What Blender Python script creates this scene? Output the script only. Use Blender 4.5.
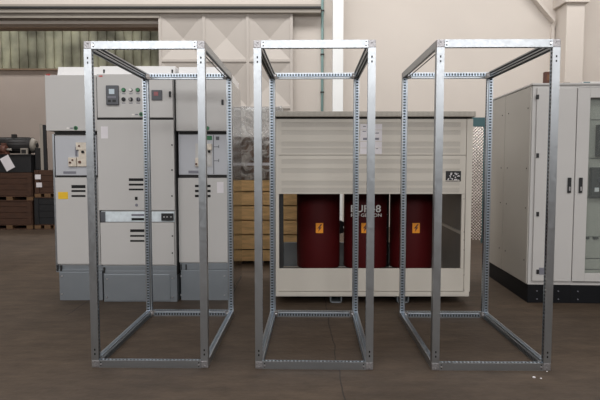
import bpy, bmesh, math, random
from mathutils import Vector, Matrix

random.seed(7)
PI = math.pi
for o in list(bpy.data.objects):
    bpy.data.objects.remove(o)
S = bpy.context.scene
C = S.collection

# ------------------------------------------------------------ camera, world, lights, exposure
F, TILT, CAMH = 544.517, 0.065, 1.388
cam = bpy.data.cameras.new('camera')
cam.sensor_width = 36.0
cam.lens = F / 600 * 36
cam.clip_end = 200
co = bpy.data.objects.new('camera', cam)
C.objects.link(co)
co.location = (0, 0, CAMH)
co.rotation_euler = (PI / 2 - TILT, 0, 0)
S.camera = co

w = bpy.data.worlds.new('world')
S.world = w
w.use_nodes = True
w.node_tree.nodes['Background'].inputs[0].default_value = (0.75, 0.86, 1.0, 1)
w.node_tree.nodes['Background'].inputs[1].default_value = 0.6


def area(name, loc, rot, sx, sy, power, color):
    l = bpy.data.lights.new(name, 'AREA')
    l.shape = 'RECTANGLE'
    l.size, l.size_y = sx, sy
    l.energy = power
    l.color = color
    o = bpy.data.objects.new(name, l)
    C.objects.link(o)
    o.location = loc
    o.rotation_euler = rot
    return o


# daylight through the high window band behind the camera and the hall roof lights
area('window_light', (-1.0, -7.6, 4.9), (PI / 2 - 0.1, 0, 0), 17.0, 2.6, 660, (1.0, 0.99, 0.985))
area('unseen_overhead_light', (0.0, 9.3, 6.85), (0, 0, 0), 16.0, 1.6, 520, (1.0, 0.98, 0.96))
area('unseen_overhead_light', (0.0, -0.5, 6.85), (0, 0, 0), 16.0, 1.6, 480, (1.0, 0.99, 0.98))
area('unseen_overhead_light', (-8.0, 14.6, 6.85), (0, 0, 0), 8.0, 1.0, 150, (1.0, 0.99, 0.98))  # unseen lamp added over the bay to brighten its far wall
area('daylight_outside', (-9.0, 19.0, 4.5), (PI / 2 + 0.1, 0, PI), 14.0, 4.0, 240, (1.0, 1.0, 0.93))

S.view_settings.view_transform = 'Standard'
S.view_settings.look = 'None'
S.view_settings.gamma = 1.0
S.view_settings.use_curve_mapping = False
S.view_settings.exposure = 0.2


# ------------------------------------------------------------ point finding
def at(x, y, Y):
    """world (X, Z) at depth Y of a point measured at x, y on the 600x400 photograph"""
    X = (x - 300) / F
    U = -(y - 200) / F
    b = math.cos(TILT) + U * math.sin(TILT)
    c = -math.sin(TILT) + U * math.cos(TILT)
    k = Y / b
    return X * k, CAMH + c * k


def flo(x, y):
    X = (x - 300) / F
    U = -(y - 200) / F
    b = math.cos(TILT) + U * math.sin(TILT)
    c = -math.sin(TILT) + U * math.cos(TILT)
    k = -CAMH / c
    return X * k, b * k


# ------------------------------------------------------------ materials
def srgb(r, g, b):
    f = lambda v: (v / 255 / 12.92) if v / 255 <= 0.04045 else ((v / 255 + 0.055) / 1.055) ** 2.4
    return (f(r), f(g), f(b), 1)


def mat(name, rgb, rough=0.5, metal=0.0, var=0.06, scale=4.0, bump=0.0, bscale=60.0, coat=0.0, rvar=0.0, spec=0.5):
    m = bpy.data.materials.new(name)
    m.use_nodes = True
    nt = m.node_tree
    b = nt.nodes['Principled BSDF']
    b.inputs['Roughness'].default_value = rough
    b.inputs['Metallic'].default_value = metal
    b.inputs['Coat Weight'].default_value = coat
    b.inputs['Specular IOR Level'].default_value = spec
    tc = nt.nodes.new('ShaderNodeTexCoord')
    n = nt.nodes.new('ShaderNodeTexNoise')
    n.inputs['Scale'].default_value = scale
    n.inputs['Detail'].default_value = 5
    nt.links.new(tc.outputs['Object'], n.inputs['Vector'])
    r = nt.nodes.new('ShaderNodeValToRGB')
    c = srgb(*rgb)
    r.color_ramp.elements[0].position = 0.3
    r.color_ramp.elements[1].position = 0.7
    r.color_ramp.elements[0].color = tuple(v * (1 - var) for v in c[:3]) + (1,)
    r.color_ramp.elements[1].color = tuple(min(1, v * (1 + var)) for v in c[:3]) + (1,)
    nt.links.new(n.outputs['Fac'], r.inputs['Fac'])
    nt.links.new(r.outputs['Color'], b.inputs['Base Color'])
    if rvar:
        mr = nt.nodes.new('ShaderNodeMapRange')
        mr.inputs['To Min'].default_value = rough - rvar
        mr.inputs['To Max'].default_value = rough + rvar
        nt.links.new(n.outputs['Fac'], mr.inputs['Value'])
        nt.links.new(mr.outputs['Result'], b.inputs['Roughness'])
    if bump:
        n2 = nt.nodes.new('ShaderNodeTexNoise')
        n2.inputs['Scale'].default_value = bscale
        n2.inputs['Detail'].default_value = 4
        nt.links.new(tc.outputs['Object'], n2.inputs['Vector'])
        bp = nt.nodes.new('ShaderNodeBump')
        bp.inputs['Strength'].default_value = bump
        bp.inputs['Distance'].default_value = 0.01
        nt.links.new(n2.outputs['Fac'], bp.inputs['Height'])
        nt.links.new(bp.outputs['Normal'], b.inputs['Normal'])
    return m


def galvanised(name, rgb, rough, scale):
    m = mat(name, rgb, rough, 1.0)
    nt = m.node_tree
    b = nt.nodes['Principled BSDF']
    tc = nt.nodes.new('ShaderNodeTexCoord')
    v = nt.nodes.new('ShaderNodeTexVoronoi')
    v.inputs['Scale'].default_value = scale
    nt.links.new(tc.outputs['Object'], v.inputs['Vector'])
    mr = nt.nodes.new('ShaderNodeMapRange')
    mr.inputs['To Min'].default_value = rough - 0.03
    mr.inputs['To Max'].default_value = rough + 0.06
    nt.links.new(v.outputs['Color'], mr.inputs['Value'])
    nt.links.new(mr.outputs['Result'], b.inputs['Roughness'])
    return m


M = {}
M['zinc'] = galvanised('galvanised_steel', (172, 176, 180), 0.33, 60)
M['zinc_hole'] = galvanised('perforated_galvanised_steel', (180, 192, 204), 0.36, 60)
M['cast'] = mat('cast_zinc_corner', (172, 170, 172), 0.45, 1.0, 0.25, 90, 0.3, 90)
M['zinc_bright'] = mat('bright_zinc_sheet', (205, 206, 208), 0.16, 1.0, 0.05, 6, 0.05, 5)
M['bolt'] = mat('bright_bolt', (225, 225, 228), 0.3, 1.0)
M['hole'] = mat('dark_opening', (16, 16, 18), 0.8)
M['cab'] = mat('light_grey_enamel', (194, 192, 190), 0.42, 0, 0.02, 1.5, 0.03, 300)
M['cab_cool'] = mat('cool_grey_enamel', (184, 186, 192), 0.4, 0, 0.02, 1.5)
M['plinth'] = mat('blue_grey_zinc_sheet', (140, 146, 152), 0.42, 0.55, 0.06, 3)
M['white_sheet'] = mat('white_sheet_metal', (250, 249, 249), 0.4, 0, 0.02, 2)
M['gap'] = mat('dark_rubber_gasket', (30, 29, 29), 0.7)
M['hollow'] = mat('dark_hollow_shade', (58, 62, 66), 0.7)
M['side'] = mat('cabinet_side_enamel', (176, 172, 165), 0.36, 0, 0.03, 1.2)
M['trafo'] = mat('beige_grey_enamel', (203, 197, 187), 0.42, 0, 0.03, 1.5)
M['inner'] = mat('shaded_inner_sheet', (128, 124, 118), 0.5, 0.3)
M['roof'] = mat('grey_roof_sheet', (168, 162, 152), 0.5, 0, 0.04, 3)
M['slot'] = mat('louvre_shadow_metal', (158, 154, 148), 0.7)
M['black'] = mat('black_enamel', (26, 27, 30), 0.5, 0, 0.1)
M['black_plinth'] = mat('black_plinth_steel', (10, 12, 17), 0.6, 0, 0.1, spec=0.25)
M['red'] = mat('dark_red_cast_resin', (72, 5, 8), 0.6, 0, 0.1, 3, spec=0.25)
M['white'] = mat('white_paint', (225, 222, 218), 0.5)
M['orange'] = mat('orange_sticker', (240, 150, 30), 0.5)
M['yellow'] = mat('yellow_label', (235, 190, 40), 0.5)
M['green'] = mat('green_plastic', (24, 110, 62), 0.35)
M['paper'] = mat('white_paper', (226, 222, 226), 0.8)
M['ink'] = mat('grey_ink', (130, 130, 140), 0.8)
M['redink'] = mat('red_ink', (210, 40, 40), 0.6)
M['dgrey'] = mat('dark_grey_plastic', (82, 84, 90), 0.45)
M['mgrey'] = mat('mid_grey_label', (122, 122, 132), 0.5)
M['resin'] = mat('ivory_resin', (214, 204, 190), 0.5, 0, 0.12, 30)
M['screen'] = mat('pale_screen', (190, 205, 215), 0.3)
M['reddisp'] = mat('red_display', (140, 58, 64), 0.3)
M['tray'] = mat('pale_blue_zinc', (220, 230, 236), 0.4, 0.1, 0.1, 20)
M['teal'] = mat('teal_paint', (74, 112, 118), 0.5)
M['pipe_teal'] = mat('pale_teal_paint', (128, 158, 156), 0.5)
M['card'] = mat('brown_cardboard', (120, 84, 58), 0.8, 0, 0.15, 3)
M['card_dark'] = mat('stained_brown_board', (100, 72, 54), 0.7, 0, 0.75, 5)
M['core'] = mat('dark_core_steel', (44, 42, 42), 0.5, 0.3)
M['door_paint'] = mat('beige_grey_door_paint', (186, 179, 172), 0.5, 0, 0.04, 1.0)
M['rust'] = mat('brown_painted_metal', (92, 56, 44), 0.6, 0, 0.2, 20)
M['beam'] = mat('grey_painted_steel', (150, 143, 134), 0.55, 0, 0.05, 2)
M['brownbeam'] = mat('brown_grey_steel', (132, 112, 92), 0.6, 0, 0.08, 2)
M['white_col'] = mat('white_painted_steel', (238, 240, 240), 0.35, 0, 0.02, 2)


def wood(name, rgb):
    m = mat(name, rgb, 0.7, 0, 0.1)
    nt = m.node_tree
    n = [x for x in nt.nodes if x.type == 'TEX_NOISE'][0]
    n.inputs['Scale'].default_value = 3
    tc = [x for x in nt.nodes if x.type == 'TEX_COORD'][0]
    mp = nt.nodes.new('ShaderNodeMapping')
    mp.inputs['Scale'].default_value = (1.2, 8, 8)
    nt.links.new(tc.outputs['Object'], mp.inputs['Vector'])
    nt.links.new(mp.outputs['Vector'], n.inputs['Vector'])
    c = srgb(*rgb)
    r = [x for x in nt.nodes if x.type == 'VALTORGB'][0]
    r.color_ramp.elements[0].color = tuple(v * 0.72 for v in c[:3]) + (1,)
    r.color_ramp.elements[1].color = tuple(min(1, v * 1.15) for v in c[:3]) + (1,)
    return m


M['wood'] = wood('pale_crate_wood', (228, 188, 132))
M['pallet_wood'] = wood('pallet_wood', (112, 84, 56))
M['card_red'] = mat('red_brown_board', (92, 40, 28), 0.8, 0, 0.2, 3)
M['oldwood'] = wood('dark_crate_wood', (72, 46, 31))


def floor_mat():
    m = mat('worn_brown_concrete', (112, 97, 86), 0.62, 0, 0.1, 0.6, 0.25, 25, rvar=0.12, spec=0.25)
    nt = m.node_tree
    b = nt.nodes['Principled BSDF']
    tc = [x for x in nt.nodes if x.type == 'TEX_COORD'][0]
    ramp = [x for x in nt.nodes if x.type == 'VALTORGB'][0]
    ramp.color_ramp.elements[0].color = srgb(66, 55, 46)
    ramp.color_ramp.elements[1].color = srgb(90, 77, 65)
    # finer smudges, stretched along x
    mp = nt.nodes.new('ShaderNodeMapping')
    mp.inputs['Scale'].default_value = (1.2, 3.2, 1)
    n = nt.nodes.new('ShaderNodeTexNoise')
    n.inputs['Scale'].default_value = 2.4
    n.inputs['Detail'].default_value = 14
    n.inputs['Roughness'].default_value = 0.78
    nt.links.new(tc.outputs['Object'], mp.inputs['Vector'])
    nt.links.new(mp.outputs['Vector'], n.inputs['Vector'])
    r2 = nt.nodes.new('ShaderNodeValToRGB')
    r2.color_ramp.elements[0].position = 0.35
    r2.color_ramp.elements[1].position = 0.68
    r2.color_ramp.elements[0].color = (0.62, 0.6, 0.58, 1)
    r2.color_ramp.elements[1].color = (1.3, 1.27, 1.24, 1)
    nt.links.new(n.outputs['Fac'], r2.inputs['Fac'])
    mx = nt.nodes.new('ShaderNodeMix')
    mx.data_type = 'RGBA'
    mx.blend_type = 'MULTIPLY'
    mx.inputs['Factor'].default_value = 1
    nt.links.new(ramp.outputs['Color'], mx.inputs['A'])
    nt.links.new(r2.outputs['Color'], mx.inputs['B'])
    # hairline slab joints: one along the hall, one across it
    sx = nt.nodes.new('ShaderNodeSeparateXYZ')
    nt.links.new(tc.outputs['Object'], sx.inputs['Vector'])
    wn = nt.nodes.new('ShaderNodeTexNoise')
    wn.inputs['Scale'].default_value = 3
    nt.links.new(tc.outputs['Object'], wn.inputs['Vector'])

    def joint(out, pos, wob):
        a = nt.nodes.new('ShaderNodeMath'); a.operation = 'MULTIPLY_ADD'
        nt.links.new(wn.outputs['Fac'], a.inputs[0])
        a.inputs[1].default_value = wob
        nt.links.new(out, a.inputs[2])
        s = nt.nodes.new('ShaderNodeMath'); s.operation = 'SUBTRACT'
        nt.links.new(a.outputs[0], s.inputs[0]); s.inputs[1].default_value = pos
        ab = nt.nodes.new('ShaderNodeMath'); ab.operation = 'ABSOLUTE'
        nt.links.new(s.outputs[0], ab.inputs[0])
        lt = nt.nodes.new('ShaderNodeMath'); lt.operation = 'LESS_THAN'
        nt.links.new(ab.outputs[0], lt.inputs[0]); lt.inputs[1].default_value = 0.005
        return lt.outputs[0]
    j1 = joint(sx.outputs['X'], 0.29, 0.06)
    j2 = joint(sx.outputs['X'], -2.13, 0.06)
    gt = nt.nodes.new('ShaderNodeMath'); gt.operation = 'GREATER_THAN'
    nt.links.new(sx.outputs['Y'], gt.inputs[0]); gt.inputs[1].default_value = 4.95
    mu = nt.nodes.new('ShaderNodeMath'); mu.operation = 'MULTIPLY'
    nt.links.new(j2, mu.inputs[0]); nt.links.new(gt.outputs[0], mu.inputs[1])
    j2 = mu.outputs[0]
    ad = nt.nodes.new('ShaderNodeMath'); ad.operation = 'MAXIMUM'
    nt.links.new(j1, ad.inputs[0]); nt.links.new(j2, ad.inputs[1])
    m2 = nt.nodes.new('ShaderNodeMix')
    m2.data_type = 'RGBA'
    nt.links.new(ad.outputs[0], m2.inputs['Factor'])
    nt.links.new(mx.outputs['Result'], m2.inputs['A'])
    m2.inputs['B'].default_value = srgb(48, 40, 36)
    nt.links.new(m2.outputs['Result'], b.inputs['Base Color'])
    return m


M['floor'] = floor_mat()
M['wall'] = mat('beige_plaster', (210, 202, 194), 0.85, 0, 0.03, 0.7, 0.15, 40)
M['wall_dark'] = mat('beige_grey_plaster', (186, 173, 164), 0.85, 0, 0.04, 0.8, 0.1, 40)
M['wall_far_grey'] = mat('dark_grey_wall_paint', (70, 70, 70), 0.8)
M['ceiling'] = mat('grey_roof_underside', (150, 146, 142), 0.85)


def poly_mat():
    m = bpy.data.materials.new('ribbed_translucent_sheet')
    m.use_nodes = True
    nt = m.node_tree
    b = nt.nodes['Principled BSDF']
    tc = nt.nodes.new('ShaderNodeTexCoord')
    n = nt.nodes.new('ShaderNodeTexNoise')
    n.inputs['Scale'].default_value = 1.1
    n.inputs['Detail'].default_value = 6
    nt.links.new(tc.outputs['Object'], n.inputs['Vector'])
    r = nt.nodes.new('ShaderNodeValToRGB')
    r.color_ramp.elements[0].position = 0.35
    r.color_ramp.elements[1].position = 0.7
    r.color_ramp.elements[0].color = srgb(120, 118, 104)
    r.color_ramp.elements[1].color = srgb(205, 203, 184)
    nt.links.new(n.outputs['Fac'], r.inputs['Fac'])
    nt.links.new(r.outputs['Color'], b.inputs['Base Color'])
    b.inputs['Roughness'].default_value = 0.5
    t = nt.nodes.new('ShaderNodeBsdfTranslucent')
    nt.links.new(r.outputs['Color'], t.inputs['Color'])
    mx = nt.nodes.new('ShaderNodeMixShader')
    mx.inputs['Fac'].default_value = 0.5
    nt.links.new(b.outputs[0], mx.inputs[1])
    nt.links.new(t.outputs[0], mx.inputs[2])
    nt.links.new(mx.outputs[0], nt.nodes['Material Output'].inputs['Surface'])
    return m


M['poly'] = poly_mat()


def see_through(name, tint, alpha, rough, white):
    m = bpy.data.materials.new(name)
    m.use_nodes = True
    nt = m.node_tree
    b = nt.nodes['Principled BSDF']
    b.inputs['Base Color'].default_value = white
    b.inputs['Roughness'].default_value = rough
    b.inputs['Coat Weight'].default_value = 0.5
    tr = nt.nodes.new('ShaderNodeBsdfTransparent')
    tr.inputs['Color'].default_value = tint
    mx = nt.nodes.new('ShaderNodeMixShader')
    mx.inputs['Fac'].default_value = alpha
    nt.links.new(tr.outputs[0], mx.inputs[1])
    nt.links.new(b.outputs[0], mx.inputs[2])
    nt.links.new(mx.outputs[0], nt.nodes['Material Output'].inputs['Surface'])
    return m


M['film'] = see_through('clear_wrapping_film', (0.93, 0.95, 0.97, 1), 0.34, 0.14, (0.75, 0.74, 0.72, 1))
nt = M['film'].node_tree
tc = nt.nodes.new('ShaderNodeTexCoord')
n_ = nt.nodes.new('ShaderNodeTexNoise')
n_.inputs['Scale'].default_value = 6
n_.inputs['Detail'].default_value = 5
n_.inputs['Distortion'].default_value = 1.2
nt.links.new(tc.outputs['Object'], n_.inputs['Vector'])
bp_ = nt.nodes.new('ShaderNodeBump')
bp_.inputs['Strength'].default_value = 1.0
bp_.inputs['Distance'].default_value = 0.12
nt.links.new(n_.outputs['Fac'], bp_.inputs['Height'])
nt.links.new(bp_.outputs['Normal'], nt.nodes['Principled BSDF'].inputs['Normal'])
mr_ = nt.nodes.new('ShaderNodeMapRange')
mr_.inputs['From Min'].default_value = 0.38
mr_.inputs['From Max'].default_value = 0.66
mr_.inputs['To Min'].default_value = 0.08
mr_.inputs['To Max'].default_value = 0.75
nt.links.new(n_.outputs['Fac'], mr_.inputs['Value'])
nt.links.new(mr_.outputs['Result'], nt.nodes['Mix Shader'].inputs['Fac'])
M['glass'] = see_through('door_glass', (0.9, 0.93, 0.92, 1), 0.1, 0.05, (0.5, 0.52, 0.51, 1))


def quilt_mat():
    m = mat('shiny_quilted_foil', (214, 208, 204), 0.25, 1.0, 0.08, 3)
    nt = m.node_tree
    b = nt.nodes['Principled BSDF']
    tc = [x for x in nt.nodes if x.type == 'TEX_COORD'][0]
    mp = nt.nodes.new('ShaderNodeMapping')
    mp.inputs['Rotation'].default_value = (0, PI / 4, 0)
    mp.inputs['Scale'].default_value = (26, 26, 26)
    nt.links.new(tc.outputs['Object'], mp.inputs['Vector'])
    ck = nt.nodes.new('ShaderNodeTexVoronoi')
    ck.inputs['Randomness'].default_value = 0
    ck.inputs['Scale'].default_value = 1
    nt.links.new(mp.outputs['Vector'], ck.inputs['Vector'])
    bp = nt.nodes.new('ShaderNodeBump')
    bp.inputs['Strength'].default_value = 1
    bp.inputs['Distance'].default_value = 0.012
    nt.links.new(ck.outputs['Distance'], bp.inputs['Height'])
    nt.links.new(bp.outputs['Normal'], b.inputs['Normal'])
    return m


M['quilt'] = quilt_mat()


# ------------------------------------------------------------ mesh building
class MB:
    def __init__(s):
        s.bm = bmesh.new()
        s.mats = []

    def mi(s, m):
        if m not in s.mats:
            s.mats.append(m)
        return s.mats.index(m)

    def box(s, x0, x1, y0, y1, z0, z1, m='cab', bev=0.0, mtx=None):
        bm = s.bm
        i = s.mi(m)
        vs = [bm.verts.new((x, y, z)) for z in (z0, z1) for y in (y0, y1) for x in (x0, x1)]
        fs = []
        for q in ((0, 2, 3, 1), (4, 5, 7, 6), (0, 1, 5, 4), (2, 6, 7, 3), (0, 4, 6, 2), (1, 3, 7, 5)):
            f = bm.faces.new([vs[k] for k in q])
            f.material_index = i
            fs.append(f)
        if bev:
            es = list({e for f in fs for e in f.edges})
            r = bmesh.ops.bevel(bm, geom=es, offset=bev, segments=2, affect='EDGES', profile=0.6)
            for f in r['faces']:
                f.material_index = i
            vs = list({v for f in r['faces'] for v in f.verts} | {v for f in fs if f.is_valid for v in f.verts})
        if mtx is not None:
            for v in vs:
                if v.is_valid:
                    v.co = mtx @ v.co
        return s

    def cyl(s, p0, p1, r, m='cab', n=16, r2=None):
        p0, p1 = Vector(p0), Vector(p1)
        d = p1 - p0
        q = d.to_track_quat('Z', 'Y').to_matrix()
        r2 = r if r2 is None else r2
        i = s.mi(m)
        a = [s.bm.verts.new(p0 + q @ Vector((r * math.cos(2 * PI * k / n), r * math.sin(2 * PI * k / n), 0))) for k in range(n)]
        b = [s.bm.verts.new(p1 + q @ Vector((r2 * math.cos(2 * PI * k / n), r2 * math.sin(2 * PI * k / n), 0))) for k in range(n)]
        for k in range(n):
            f = s.bm.faces.new((a[k], a[(k + 1) % n], b[(k + 1) % n], b[k]))
            f.material_index = i
            f.smooth = n > 8
        s.bm.faces.new(a[::-1]).material_index = i
        s.bm.faces.new(b).material_index = i
        return s

    def ring(s, c, prof, m='cab', n=48, sx=1.0, sy=1.0):
        """lathe about z at c: prof = [(r, z), ...], closed at both ends"""
        i = s.mi(m)
        rows = [[s.bm.verts.new((c[0] + sx * r * math.cos(2 * PI * k / n), c[1] + sy * r * math.sin(2 * PI * k / n), c[2] + z)) for k in range(n)] for r, z in prof]
        for a, b in zip(rows, rows[1:]):
            for k in range(n):
                f = s.bm.faces.new((a[k], a[(k + 1) % n], b[(k + 1) % n], b[k]))
                f.material_index = i
                f.smooth = True
        s.bm.faces.new(rows[0][::-1]).material_index = i
        s.bm.faces.new(rows[-1]).material_index = i
        return s

    def prism(s, pts, y0, y1, m='cab'):
        """outline in x, z extruded from y0 to y1"""
        i = s.mi(m)
        a = [s.bm.verts.new((x, y0, z)) for x, z in pts]
        b = [s.bm.verts.new((x, y1, z)) for x, z in pts]
        n = len(pts)
        s.bm.faces.new(a).material_index = i
        s.bm.faces.new(b[::-1]).material_index = i
        for k in range(n):
            s.bm.faces.new((a[k], b[k], b[(k + 1) % n], a[(k + 1) % n])).material_index = i
        return s

    def build(s, name, parent=None, loc=None):
        bmesh.ops.recalc_face_normals(s.bm, faces=s.bm.faces)
        me = bpy.data.meshes.new(name)
        s.bm.to_mesh(me)
        s.bm.free()
        for m in s.mats:
            me.materials.append(M[m])
        o = bpy.data.objects.new(name, me)
        C.objects.link(o)
        if parent is not None:
            o.parent = parent
        if loc is not None:
            o.location = loc
        return o


def each(s, name, parent):
    '''one object per connected piece'''
    s.bm.verts.ensure_lookup_table()
    seen = set()
    out = []
    for v in s.bm.verts:
        if v in seen:
            continue
        st, isl = [v], []
        seen.add(v)
        while st:
            q = st.pop()
            isl.append(q)
            for e in q.link_edges:
                o = e.other_vert(q)
                if o not in seen:
                    seen.add(o)
                    st.append(o)
        fs = {f for q in isl for f in q.link_faces}
        nb = MB()
        nb.mats = [s.mats[list(fs)[0].material_index]]
        mp_ = {q: nb.bm.verts.new(q.co) for q in isl}
        for f in fs:
            nf = nb.bm.faces.new([mp_[q] for q in f.verts])
            nf.smooth = f.smooth
        out.append(nb.build(name, parent))
    s.bm.free()
    return out


MB.each = each


def tag(o, label, cat, group=None, kind=None):
    if label: o['label'] = label
    if cat: o['category'] = cat
    if group: o['group'] = group
    if kind: o['kind'] = kind
    return o


def thing(name, label, cat, loc=(0, 0, 0), rot=0.0, group=None):
    o = bpy.data.objects.new(name, None)
    o.empty_display_size = 0.1
    C.objects.link(o)
    o.location = loc
    o.rotation_euler = (0, 0, rot)
    return tag(o, label, cat, group)


def struct(name, mb, loc=None):
    return tag(mb.build(name, None, loc), None, None, kind='structure')


def kids(o):
    return [c for c in bpy.data.objects if c.parent == o]


def copy_tree(o, parent=None):
    c = o.copy()
    C.objects.link(c)
    c.parent = parent
    for ch in kids(o):
        copy_tree(ch, c)
    return c


def text(name, body, size, m, parent, loc, depth=0.001, align='CENTER', sx=1.0):
    cu = bpy.data.curves.new(name, 'FONT')
    cu.body = body
    cu.size = size
    cu.extrude = depth
    cu.align_x = align
    cu.align_y = 'CENTER'
    cu.offset = size * 0.012
    t = bpy.data.objects.new(name + '_tmp', cu)
    C.objects.link(t)
    dg = bpy.context.evaluated_depsgraph_get()
    me = bpy.data.meshes.new_from_object(t.evaluated_get(dg))
    bpy.data.objects.remove(t)
    me.materials.clear()
    me.materials.append(M[m])
    me.transform(Matrix.Rotation(PI / 2, 4, 'X') @ Matrix.Diagonal((sx, 1, 1, 1)))
    o = bpy.data.objects.new(name, me)
    C.objects.link(o)
    o.parent = parent
    o.location = loc
    return o


# ------------------------------------------------------------ the hall
YB = 12.0          # back wall
struct('floor', MB().box(-13, 9, -8.2, 18, -0.1, 0, 'floor'))
b = MB()
b.box(-2.93, 9, YB + 0.1, YB + 0.4, 0, 7, 'wall')
b.box(-13, -2.93, YB + 0.1, YB + 0.4, 4.45, 7, 'wall')
struct('wall_back', b)
struct('wall_left', MB().box(-13.2, -13, -8.2, 18, 0, 7, 'wall'))
struct('wall_right', MB().box(9, 9.2, -8.2, YB + 0.4, 0, 7, 'wall'))
struct('wall_front', MB().box(-13, 9, -8.4, -8.2, 0, 7, 'wall_far_grey'))
struct('ceiling', MB().box(-13.2, 9.2, -8.4, 18, 7, 7.1, 'ceiling'))

# bay beyond the sliding door: low wall with ribbed translucent sheets over it
YF = 16.5
zl = at(0, 70, YF)[1]
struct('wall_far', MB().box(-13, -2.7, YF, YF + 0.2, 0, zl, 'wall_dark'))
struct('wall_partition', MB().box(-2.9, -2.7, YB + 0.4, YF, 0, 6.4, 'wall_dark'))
b = MB()
x = -12.9
while x < -2.9:
    b.box(x, x + 0.035, YF + 0.03, YF + 0.09, zl + 0.02, 6.2, 'poly')
    b.box(x + 0.035, x + 0.26, YF + 0.09, YF + 0.1, zl + 0.02, 6.2, 'poly')
    x += 0.262
struct('window_1', b)
b = MB()
b.box(-13, -2.9, YF - 0.1, YF + 0.1, zl - 0.02, zl + 0.03, 'brownbeam')
struct('trim_1', b)
b = MB()
zb0, zb1 = at(0, 27.6, 14)[1], at(0, 20, 14)[1]
b.box(-13, -2.9, 14.0, 14.2, zb0, zb1, 'brownbeam')
b.box(-13, -2.9, 13.96, 14.24, zb0 - 0.03, zb0, 'brownbeam')
struct('trim_2', b)

# sliding door header and rail
b = MB()
zh0, zh1 = at(0, 17, 11.8)[1], at(0, 8.5, 11.8)[1]
xh = at(321, 10, 11.8)[0]
b.box(-12.9, xh, 11.8, 12.1, zh0 + 0.09, zh1, 'beam', 0.01)
b.box(-12.9, -3.0, 11.86, 12.1, zh0, zh0 + 0.09, 'beam')
b.box(-12.9, xh, 11.76, 12.1, zh1, zh1 + 0.035, 'black')
b.box(-12.9, xh, 11.78, 12.1, zh1 + 0.035, zh1 + 0.085, 'beam')
struct('trim_3', b)

# the sliding door: three by three (and more) pressed pyramids
dx0, dx1 = at(161, 60, 11.95)[0], at(291.5, 60, 11.95)[0]
dzt = at(291, 14, 11.95)[1]
door = tag(bpy.data.objects.new('door_1', None), None, None, kind='structure')
C.objects.link(door)
door.location = (dx0, 11.9, 0)
W = dx1 - dx0
cw = W / 3
ch = at(200, 14, 11.95)[1] - at(200, 61, 11.95)[1]
b = MB()
b.box(0, W, 0.13, 0.15, 0.04, dzt, 'door_paint')
i = b.mi('door_paint')
z = dzt
row = 0
while z - ch > -0.1:
    for c in range(3):
        a0, a1 = c * cw + 0.03, (c + 1) * cw - 0.03
        z1, z0 = z - 0.03, max(z - ch + 0.03, 0.06)
        q = [b.bm.verts.new(p) for p in ((a0, 0.0, z0), (a1, 0.0, z0), (a1, 0.0, z1), (a0, 0.0, z1))]
        ap = b.bm.verts.new(((a0 + a1) / 2, 0.12 if (c + row) % 2 == 0 else 0.1, (z0 + z1) / 2))
        for k in range(4):
            b.bm.faces.new((q[k], q[(k + 1) % 4], ap)).material_index = i
    z -= ch
    row += 1
b.build('door_leaf', door)
b = MB()
for k in range(4):
    xx = k * cw
    b.box(xx - 0.03, xx + 0.03, -0.02, 0.05, 0.04, dzt, 'door_paint', 0.006)
z = dzt
while z > 0:
    b.box(0, W, -0.018, 0.05, z - 0.03, z + 0.03, 'door_paint', 0.006)
    z -= ch
b.build('door_frame', door)
b = MB()
for px in (175, 277):
    hx = at(px, 12, 11.9)[0] - dx0
    b.box(hx - 0.05, hx + 0.05, -0.03, 0.04, dzt + 0.02, dzt + 0.09, 'beam', 0.005)
    b.cyl((hx, -0.05, dzt + 0.08), (hx, 0.03, dzt + 0.08), 0.05, 'core')
b.build('door_hanger', door)

# right part of the back wall: sloping gable beam, thin upright ledge, concrete column
b = MB()
x0, z0 = at(527, -8, YB)
x1, z1 = at(554, 24, YB)
d = Vector((x1 - x0, 0, z1 - z0))
L = d.length
ang = math.atan2(d.z, d.x)
mt = Matrix.Translation((x0, 0, z0)) @ Matrix.Rotation(-ang, 4, 'Y')
b.box(-0.6, L - 0.05, YB - 0.08, YB + 0.1, 0.0, 0.05, 'wall', 0, mt)
b.box(x1 - 0.04, x1 + 0.02, YB + 0.02, YB + 0.1, 0, z1, 'wall')
struct('trim_4', b)
b = MB()
cx0, cx1 = at(566, 40, 11.6)[0], at(584, 40, 11.6)[0]
b.box(cx0, cx1, 11.6, 12.1, 0, 7, 'wall', 0.015)
zc = at(566, 3, 11.6)[1]
b.box(cx0 - 0.07, cx1 + 0.07, 11.53, 12.1, zc, 7, 'wall', 0.015)
struct('trim_5', b)

# white steel column and thin teal conduit on the back wall
t = thing('steel_column', 'tall narrow white steel column against the beige wall, right of the teal conduit', 'column', (at(338, 20, 11.7)[0], 11.75, 0))
b = MB()
b.box(-0.11, 0.11, -0.11, -0.10, 0, 6.98, 'white_col', 0.002)
b.box(-0.11, 0.11, 0.10, 0.11, 0, 6.98, 'white_col', 0.002)
b.box(-0.006, 0.006, -0.10, 0.10, 0, 6.98, 'white_col')
b.box(-0.11, -0.10, -0.10, 0.10, 0.02, 6.98, 'white_col')
b.build('shaft', t)
MB().box(-0.15, 0.15, -0.15, 0.15, 0, 0.02, 'white_col').build('base_plate', t)
t = thing('conduit', 'thin pale teal conduit running straight up the beige wall', 'pipe', (at(322.5, 20, 12)[0], 12.06, 0))
MB().cyl((0, 0, 0.0), (0, 0, 6.98), 0.028, 'pipe_teal').build('tube', t)
for px_y in (10, 54, 92):
    zz = at(322, px_y, 12)[1]
    MB().box(-0.04, 0.04, -0.035, 0.03, zz - 0.015, zz + 0.015, 'core').build('clip', t)


# ------------------------------------------------------------ open galvanised frames
FW, FD, FH = 0.8, 1.321, 2.2
PR = 0.05


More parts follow.
